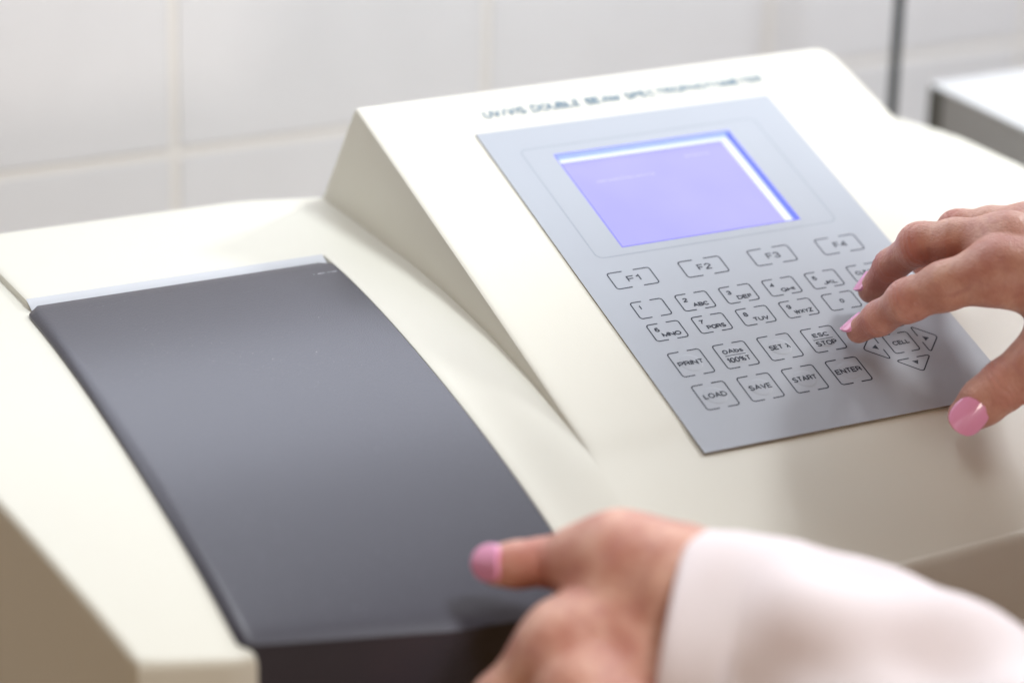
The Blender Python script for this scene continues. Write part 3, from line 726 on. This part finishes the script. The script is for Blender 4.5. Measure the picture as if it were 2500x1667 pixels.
def make_hand(D_, side, h=.0008):
    fingers = ['thumb', 'index', 'middle', 'ring', 'little']
    J = {k: [(np.array(p), r) for p, r in D_[k]] for k in fingers}
    wr = [(np.array(p), r) for p, r in D_['wrist']]; tmc = (np.array(D_['tmc'][0][0]), D_['tmc'][0][1])
    allp = np.array([p for k in fingers for p, r in J[k]] + [p for p, r in wr[:2]] + [tmc[0]])
    # clip the forearm to a bounded length
    fd = (wr[2][0] - wr[0][0]); fl = np.linalg.norm(fd)
    fend = wr[0][0] + fd * min(1, .06 / fl)
    lo = np.minimum(allp.min(0), fend) - .024; hi = np.maximum(allp.max(0), fend) + .024
    n = np.ceil((hi - lo) / h).astype(int)
    ax = [lo[q] + np.arange(n[q]) * h for q in range(3)]
    BIG = .02
    def prim(F, a, b, ra, rb, k):
        l = np.minimum(a, b) - max(ra, rb) - k - .004; u = np.maximum(a, b) + max(ra, rb) + k + .004
        s = [slice(max(0, int((l[q]-lo[q])/h)), max(0, int((u[q]-lo[q])/h)+1)) for q in range(3)]
        G = np.stack(np.meshgrid(ax[0][s[0]], ax[1][s[1]], ax[2][s[2]], indexing='ij'), -1)
        if G.size == 0: return
        d = cone_sdf(G, a, b, ra, rb)
        F[tuple(s)] = smin(F[tuple(s)], d, k)
    def new(): return np.full(n, BIG, dtype=np.float64)
    palm = new()
    order = ['index', 'middle', 'ring', 'little']
    w0, w1 = wr[0], wr[1]
    for i, k in enumerate(order):
        m = J[k][-1]; wa = w0[0] + (w1[0] - w0[0]) * (i / 3.0); rw = w0[1] * .80
        prim(palm, m[0] - Uv * .002, wa, m[1] * 1.0, rw * .95, .008 if h < .001 else .010)
    prim(palm, w0[0], w1[0], w0[1], w1[1], .008)
    prim(palm, w0[0], fend, w0[1]*.92, w0[1] * .86, .01)
    prim(palm, w1[0], fend, w1[1]*.92, w0[1] * .86, .01)
    for a_, b_ in zip(order, order[1:]):
        prim(palm, J[a_][-1][0], J[b_][-1][0], J[a_][-1][1]*.82, J[b_][-1][1]*.82, .006 if h < .001 else .009)
    # thenar
    prim(palm, tmc[0], w0[0], tmc[1], w0[1]*.9, .01)
    prim(palm, tmc[0], J['thumb'][-1][0], tmc[1], J['thumb'][-1][1], .010)
    mid = (J['index'][-1][0]*.62 + tmc[0]*.38)
    prim(palm, J['thumb'][-1][0]*.55 + tmc[0]*.45, mid, .0072, .0085, .012)
    total = None
    for k in fingers:
        Fk = new(); js = J[k]
        for (a, ra), (b, rb) in zip(js, js[1:]): prim(Fk, a, b, ra, rb, .0030)
        # finger pad and joint swellings
        if k != 'thumb':
            dip, pip = js[1], js[2]
            prim(Fk, pip[0] - (js[3][0]-pip[0])*.10, pip[0] + (js[3][0]-pip[0])*.10, pip[1]*1.0, pip[1]*1.0, .003)
            ax_ = js[0][0] - js[1][0]; ax_ /= np.linalg.norm(ax_)
        Fk = smin(Fk, palm, (.0065 if k != 'thumb' else .009) * (1 if h < .001 else 1.35))
        total = Fk if total is None else np.minimum(total, Fk)
    V_, Q = surface_nets(total, lo, h)
    me = bpy.data.meshes.new(side)
    me.from_pydata(V_.tolist(), [], Q.tolist())
    me.materials.append(M['skin'])
    # smooth a little, then crease the knuckles
    V0 = V_.copy(); E = np.concatenate([Q[:, [0,1]], Q[:, [1,2]], Q[:, [2,3]], Q[:, [3,0]]])
    cnt = np.zeros(len(V0)); np.add.at(cnt, E[:, 0], 1); np.add.at(cnt, E[:, 1], 1)
    def lap(X):
        s = np.zeros_like(X); np.add.at(s, E[:, 0], X[E[:, 1]]); np.add.at(s, E[:, 1], X[E[:, 0]]); return s / cnt[:, None]
    for _ in range(5):
        V0 = V0 + .5*(lap(V0) - V0); V0 = V0 - .52*(lap(V0) - V0)
    a = V0[Q[:, 2]] - V0[Q[:, 0]]; b = V0[Q[:, 3]] - V0[Q[:, 1]]; fn = np.cross(a, b)
    nv = np.zeros_like(V0)
    for q in range(4): np.add.at(nv, Q[:, q], fn)
    nv /= np.linalg.norm(nv, axis=1)[:, None] + 1e-12
    red = np.zeros(len(V0)); disp_ = np.zeros(len(V0))
    rg = np.random.default_rng(7)
    for k in fingers:
        js = J[k]
        jl = [(1, .8), (2, 1.2)] if k != 'thumb' else [(2, 1.4)]
        for ji, amp in jl:
            c = js[ji][0]; axd = js[ji-1][0] - js[min(ji+1, len(js)-1)][0]; axd /= np.linalg.norm(axd)
            d = V0 - c; t_ = d @ axd; rad = np.linalg.norm(d - t_[:, None]*axd, axis=1)
            near = (rad < js[ji][1]*1.9)
            # irregular transverse wrinkles all round the joint, strongest on the back
            wob = .0007*np.sin(d @ Rv * 900 + ji) + .0005*np.sin(d @ Cv * 1300 + 2*ji)
            tt = t_ + wob
            env = np.exp(-(t_/.0042)**2) * near
            disp_ -= env * .00030 * amp * (.5 + .5*np.cos(tt * 2*math.pi/.0026))**2
            red += .40 * np.exp(-(t_/.0060)**2) * near
        tipc = js[0][0]; d = np.linalg.norm(V0 - tipc, axis=1); red += .35*np.exp(-(d/.010)**2)
        mc = js[-1][0]; d = np.linalg.norm(V0 - mc, axis=1); red += .25*np.exp(-(d/.012)**2)
    V1 = V0 + nv * disp_[:, None]
    me.vertices.foreach_set('co', V1.astype(np.float32).ravel())
    at = me.attributes.new('redness', 'FLOAT', 'POINT'); at.data.foreach_set('value', np.clip(red, 0, .8).astype(np.float32))
    me.polygons.foreach_set('use_smooth', [True]*len(me.polygons)); me.update()
    return me

person = empty('person', 'person in white lab coat with pink nails pressing a key on the instrument', 'person', (.30, -.45, -.2))
_bvh = {}
def nail(parent, spec, name='fingernail'):
    c, ax_, nm, L_, W_, R_ = spec
    c = Vector(c); a = Vector(ax_).normalized(); n = Vector(nm).normalized(); n = (n - a*n.dot(a)).normalized(); s = a.cross(n)
    from mathutils.bvhtree import BVHTree
    me = parent.data
    bv = _bvh.get(me.name)
    if bv is None:
        bv = BVHTree.FromPolygons([v_.co[:] for v_ in me.vertices], [tuple(p_.vertices) for p_ in me.polygons]); _bvh[me.name] = bv
    nu, nvv = 17, 21; vs = []; hw_ = W_/2
    def hit(t_, s__):
        o_ = c + a*t_ + s*s__ + n*.03
        h_ = bv.ray_cast(o_, -n, .06)
        return None if h_[0] is None else (h_[0] - c).dot(n)
    # height of the flesh along the centre line, parabola fit
    ts = np.linspace(-L_/2, L_/2*.55, 9); hs = [hit(float(t_), 0) for t_ in ts]
    ok = [(t_, h_) for t_, h_ in zip(ts, hs) if h_ is not None and h_ > -.006]
    pc = np.polyfit([q[0] for q in ok], [q[1] for q in ok], 1); pc = np.array([pc[0]*.3, np.median([q[1] for q in ok])])
    rows_ = []
    for j in range(nvv):
        tv = -1 + 2*j/(nvv-1)
        p = 2.5 if tv > 0 else 2.9
        wv = hw_ * max(.03, (1 - abs(tv)**p)) ** (1/p)
        rows_.append([(tv*L_/2, (-1 + 2*i/(nu-1))*wv) for i in range(nu)])
    lift = 0
    def base_h(t_, s__): return float(np.polyval(pc, t_)) - s__*s__/(2*R_) - 9.0*t_*t_
    for r_ in rows_[2:14]:
        for (t_, s__) in r_[3:-3]:
            q = hit(t_, s__)
            if q is not None: lift = max(lift, q - base_h(t_, s__))
    lift = min(lift, .0007 if L_ < .010 else .0016)
    for lay in (0, 1):
        for r_ in rows_:
            for (t_, s__) in r_:
                vs.append(c + a*t_ + s*s__ + n*(base_h(t_, s__) + lift + (.00030 if lay == 0 else -.0007)))
    fs = []; K = nu*nvv
    for j in range(nvv-1):
        for i in range(nu-1):
            q = j*nu+i; fs.append((q, q+1, q+nu+1, q+nu)); fs.append((K+q, K+q+nu, K+q+nu+1, K+q+1))
    lp = [i for i in range(nu)] + [j*nu+nu-1 for j in range(1, nvv)] + [(nvv-1)*nu+i for i in range(nu-2, -1, -1)] + [j*nu for j in range(nvv-2, 0, -1)]
    for k in range(len(lp)):
        p, q = lp[k], lp[(k+1) % len(lp)]; fs.append((p, K+p, K+q, q))
    o = obj(name, vs, fs, M['nail'], parent, smooth=60); o.location = (0, 0, 0); return o
def hand_obj(name, D_, label, h):
    me = make_hand(D_, name, h); o = link(bpy.data.objects.new(name, me)); o.parent = person; o.location = -person.location; o['label'] = label
    return o
rh = hand_obj('hand', H['right'], 'hand pressing the keypad with its index finger', .00055)
lh = hand_obj('hand', H['left'], 'blurred hand held over the front of the dark lid', .0012)
for k in ('index', 'middle', 'thumb'): nail(rh, H['nails_right'][k])
nail(lh, H['nails_left']['thumb'])

# sleeve of the near arm: loose cotton tube with a folded cuff and creases
def build_sleeve(S_):
    C_ = [np.array(p) for p, r in S_]; R_ = [r for p, r in S_]
    L_ = np.concatenate([[0], np.cumsum([np.linalg.norm(b-a) for a, b in zip(C_, C_[1:])])])
    nl, nr_ = 120, 96; verts = []; faces = []
    up = Uv; rg = np.random.default_rng(3); ph = rg.uniform(0, 6.28, 12)
    def cen(t): return np.array([np.interp(t, L_, [c[q] for c in C_]) for q in range(3)])
    def fold(s, a):
        f_ = .0030*np.sin(2*a + 30*s + ph[0]) * min(1, s/.03)
        f_ += .0026*np.sin(a*3 - 75*s + ph[1]) * min(1, s/.04)
        f_ += .0016*np.sin(a*5 + 120*s + ph[2]) * min(1, s/.04)
        f_ += .0030*math.exp(-((s-.085)/.012)**2)*np.sin(a*1 + ph[3]) - .0035*math.exp(-((s-.105)/.008)**2)*max(0, np.sin(a + ph[4]))
        return f_
    def crease(s, aa):
        g = -.0020*math.exp(-((aa - (.9 + 9*s))/.30)**2) * min(1, max(0, s - .020)/.012) * math.exp(-(s/.09)**2)
        g += .0014*math.exp(-((aa - (.45 + 8*s))/.35)**2) * min(1, max(0, s - .020)/.012) * math.exp(-(s/.09)**2)
        g -= .0022*math.exp(-((aa - 1.4 + 16*(s - .09))/.28)**2) * math.exp(-((s - .10)/.035)**2)
        g -= .0016*math.exp(-((s - .0205)/.0022)**2)
        return g
    path = []
    # inside of cuff -> lip -> outside
    for k, (s, dr) in enumerate([(.030, -.0040), (.010, -.0026), (.001, -.0016), (-.0006, -.0008), (0, 0), (.0012, .0005)]): path.append((s, dr))
    for s in np.linspace(.004, L_[-1], nl): path.append((s, .0006 + (-.0007 if abs(s-.021) < .0006 else 0)))
    for s, dr in path:
        c = cen(max(s, 0)); d = cen(min(max(s,0)+.004, L_[-1])) - cen(max(0, min(s, L_[-1]-.004))); d /= np.linalg.norm(d)
        if s < 0: c = c + d*s
        e1 = up - d*(up @ d); e1 /= np.linalg.norm(e1); e2 = np.cross(d, e1)
        r = float(np.interp(max(s, 0), L_, R_)) + dr
        for j in range(nr_):
            a = 2*math.pi*j/nr_; aa = (a if e2 @ Cv > 0 else -a); aa = (aa + math.pi) % (2*math.pi) - math.pi; rr = r + fold(max(s, 0), a) + crease(s, aa) + .0012*np.sin(2*a+ph[5])
            verts.append(c + e1*math.cos(a)*rr*1.0 + e2*math.sin(a)*rr*.92)
    n = len(path)
    for i in range(n-1):
        for j in range(nr_):
            j2 = (j+1) % nr_; faces.append((i*nr_+j, i*nr_+j2, (i+1)*nr_+j2, (i+1)*nr_+j))
    return verts, faces
v, f = build_sleeve(H['sleeve_right'])
obj('coat_sleeve', v, f, M['coat'], person, smooth=180, label='coat sleeve of the arm reaching to the keypad')
v, f = build_sleeve(H['sleeve'])
sl = obj('coat_sleeve', v, f, M['coat'], person, smooth=180, label='white cotton coat sleeve with plain cuff')


# upper body and head of the person, leaning over the bench; added out of view to shade the console's lower right
def loft(name, rings, m, parent, n=40, label=None):
    vs = []; fs = []
    for (c_, rx, ry, tilt) in rings:
        for k in range(n):
            a = 2*math.pi*k/n
            vs.append((c_[0] + rx*math.cos(a), c_[1] + ry*math.sin(a), c_[2] + tilt*math.sin(a)))
    for i in range(len(rings)-1):
        for k in range(n): fs.append((i*n+k, i*n+(k+1) % n, (i+1)*n+(k+1) % n, (i+1)*n+k))
    fs.append(tuple(range(n-1, -1, -1))); fs.append(tuple(range((len(rings)-1)*n, len(rings)*n)))
    return obj(name, vs, fs, m, parent, smooth=60, label=label)
loft('coat_body', [((.46,-.80,-.75), .19, .14, 0), ((.45,-.80,-.40), .17, .12, 0), ((.43,-.76,-.20), .15, .105, .01), ((.40,-.70,-.02), .165, .11, .02), ((.36,-.62,.12), .175, .105, .04), ((.32,-.55,.20), .15, .08, .04), ((.285,-.515,.235), .09, .055, .03), ((.275,-.50,.25), .05, .045, .02)], M['coat'], person)
M['hair'] = mat('hair_brown', (.07, .04, .022), .45, .5, bump=.8, bscale=900)
HC = np.array([.155, -.355, .320]); HF = np.array([-.22, .45, -.86]); HF /= np.linalg.norm(HF)
HS = np.cross(HF, [0, 0, 1.0]); HS /= np.linalg.norm(HS); HU = np.cross(HS, HF)
def head_pt(s_, f_, u_): return HC + HS*s_ + HF*f_ + HU*u_
def ell(X, c, r3):
    d = X - c; q = np.stack([d @ HS / r3[0], d @ HF / r3[1], d @ HU / r3[2]], -1); l = np.linalg.norm(q, axis=-1)
    return (l - 1) * min(r3)
def sdf_obj(name, fn, m, c, ext, h, label=None):
    ax = [np.arange(c[q]-ext, c[q]+ext, h) for q in range(3)]
    G = np.stack(np.meshgrid(*ax, indexing='ij'), -1)
    V_, Q = surface_nets(fn(G), np.array([a_[0] for a_ in ax]), h)
    return obj(name, V_.tolist(), Q.tolist(), m, person, smooth=180, label=label)
def head_sdf(X):
    F = ell(X, head_pt(0, -.012, .02), (.068, .082, .078))
    F = smin(F, ell(X, head_pt(0, .022, -.035), (.050, .055, .060)), .03)
    F = smin(F, cone_sdf(X, head_pt(0, .070, .004), head_pt(0, .086, -.022), .007, .011), .012)
    F = smin(F, ell(X, head_pt(0, .060, -.048), (.022, .013, .008)), .008)
    for s_ in (-1, 1):
        F = smin(F, ell(X, head_pt(s_*.069, -.012, -.008), (.009, .017, .028)), .006)
        F = np.maximum(F, -ell(X, head_pt(s_*.027, .078, .012), (.014, .008, .008)))
    return smin(F, cone_sdf(X, head_pt(0, -.02, -.05), np.array([.27, -.50, .235]), .046, .050), .02)
def hair_sdf(X):
    F = ell(X, head_pt(0, -.020, .026), (.078, .090, .084))
    F = smin(F, ell(X, head_pt(0, -.085, -.005), (.040, .034, .040)), .02)
    d = X - HC
    return np.maximum(F, (d @ HF) * .8 - (d @ HU) * .55 - .012)
sdf_obj('head', head_sdf, M['skin'], (HC + np.array([.27, -.49, .24]))/2, .18, .0035)
sdf_obj('hair', hair_sdf, M['hair'], HC, .14, .0035)
for s_ in (-1, 1):
    c_ = head_pt(s_*.027, .066, .012); b = MB(); n = 14; vs = []
    for i in range(n+1):
        for k in range(n):
            a1 = math.pi*i/n; a2 = 2*math.pi*k/n
            vs.append(c_ + .0115*(HU*math.cos(a1) + HS*math.sin(a1)*math.cos(a2) + HF*math.sin(a1)*math.sin(a2)))
    b.add(vs, [(i*n+k, i*n+(k+1) % n, (i+1)*n+(k+1) % n, (i+1)*n+k) for i in range(n) for k in range(n)])
    b.build('eye', mat('eye_white', (.75, .72, .68), .2), person, smooth=180)
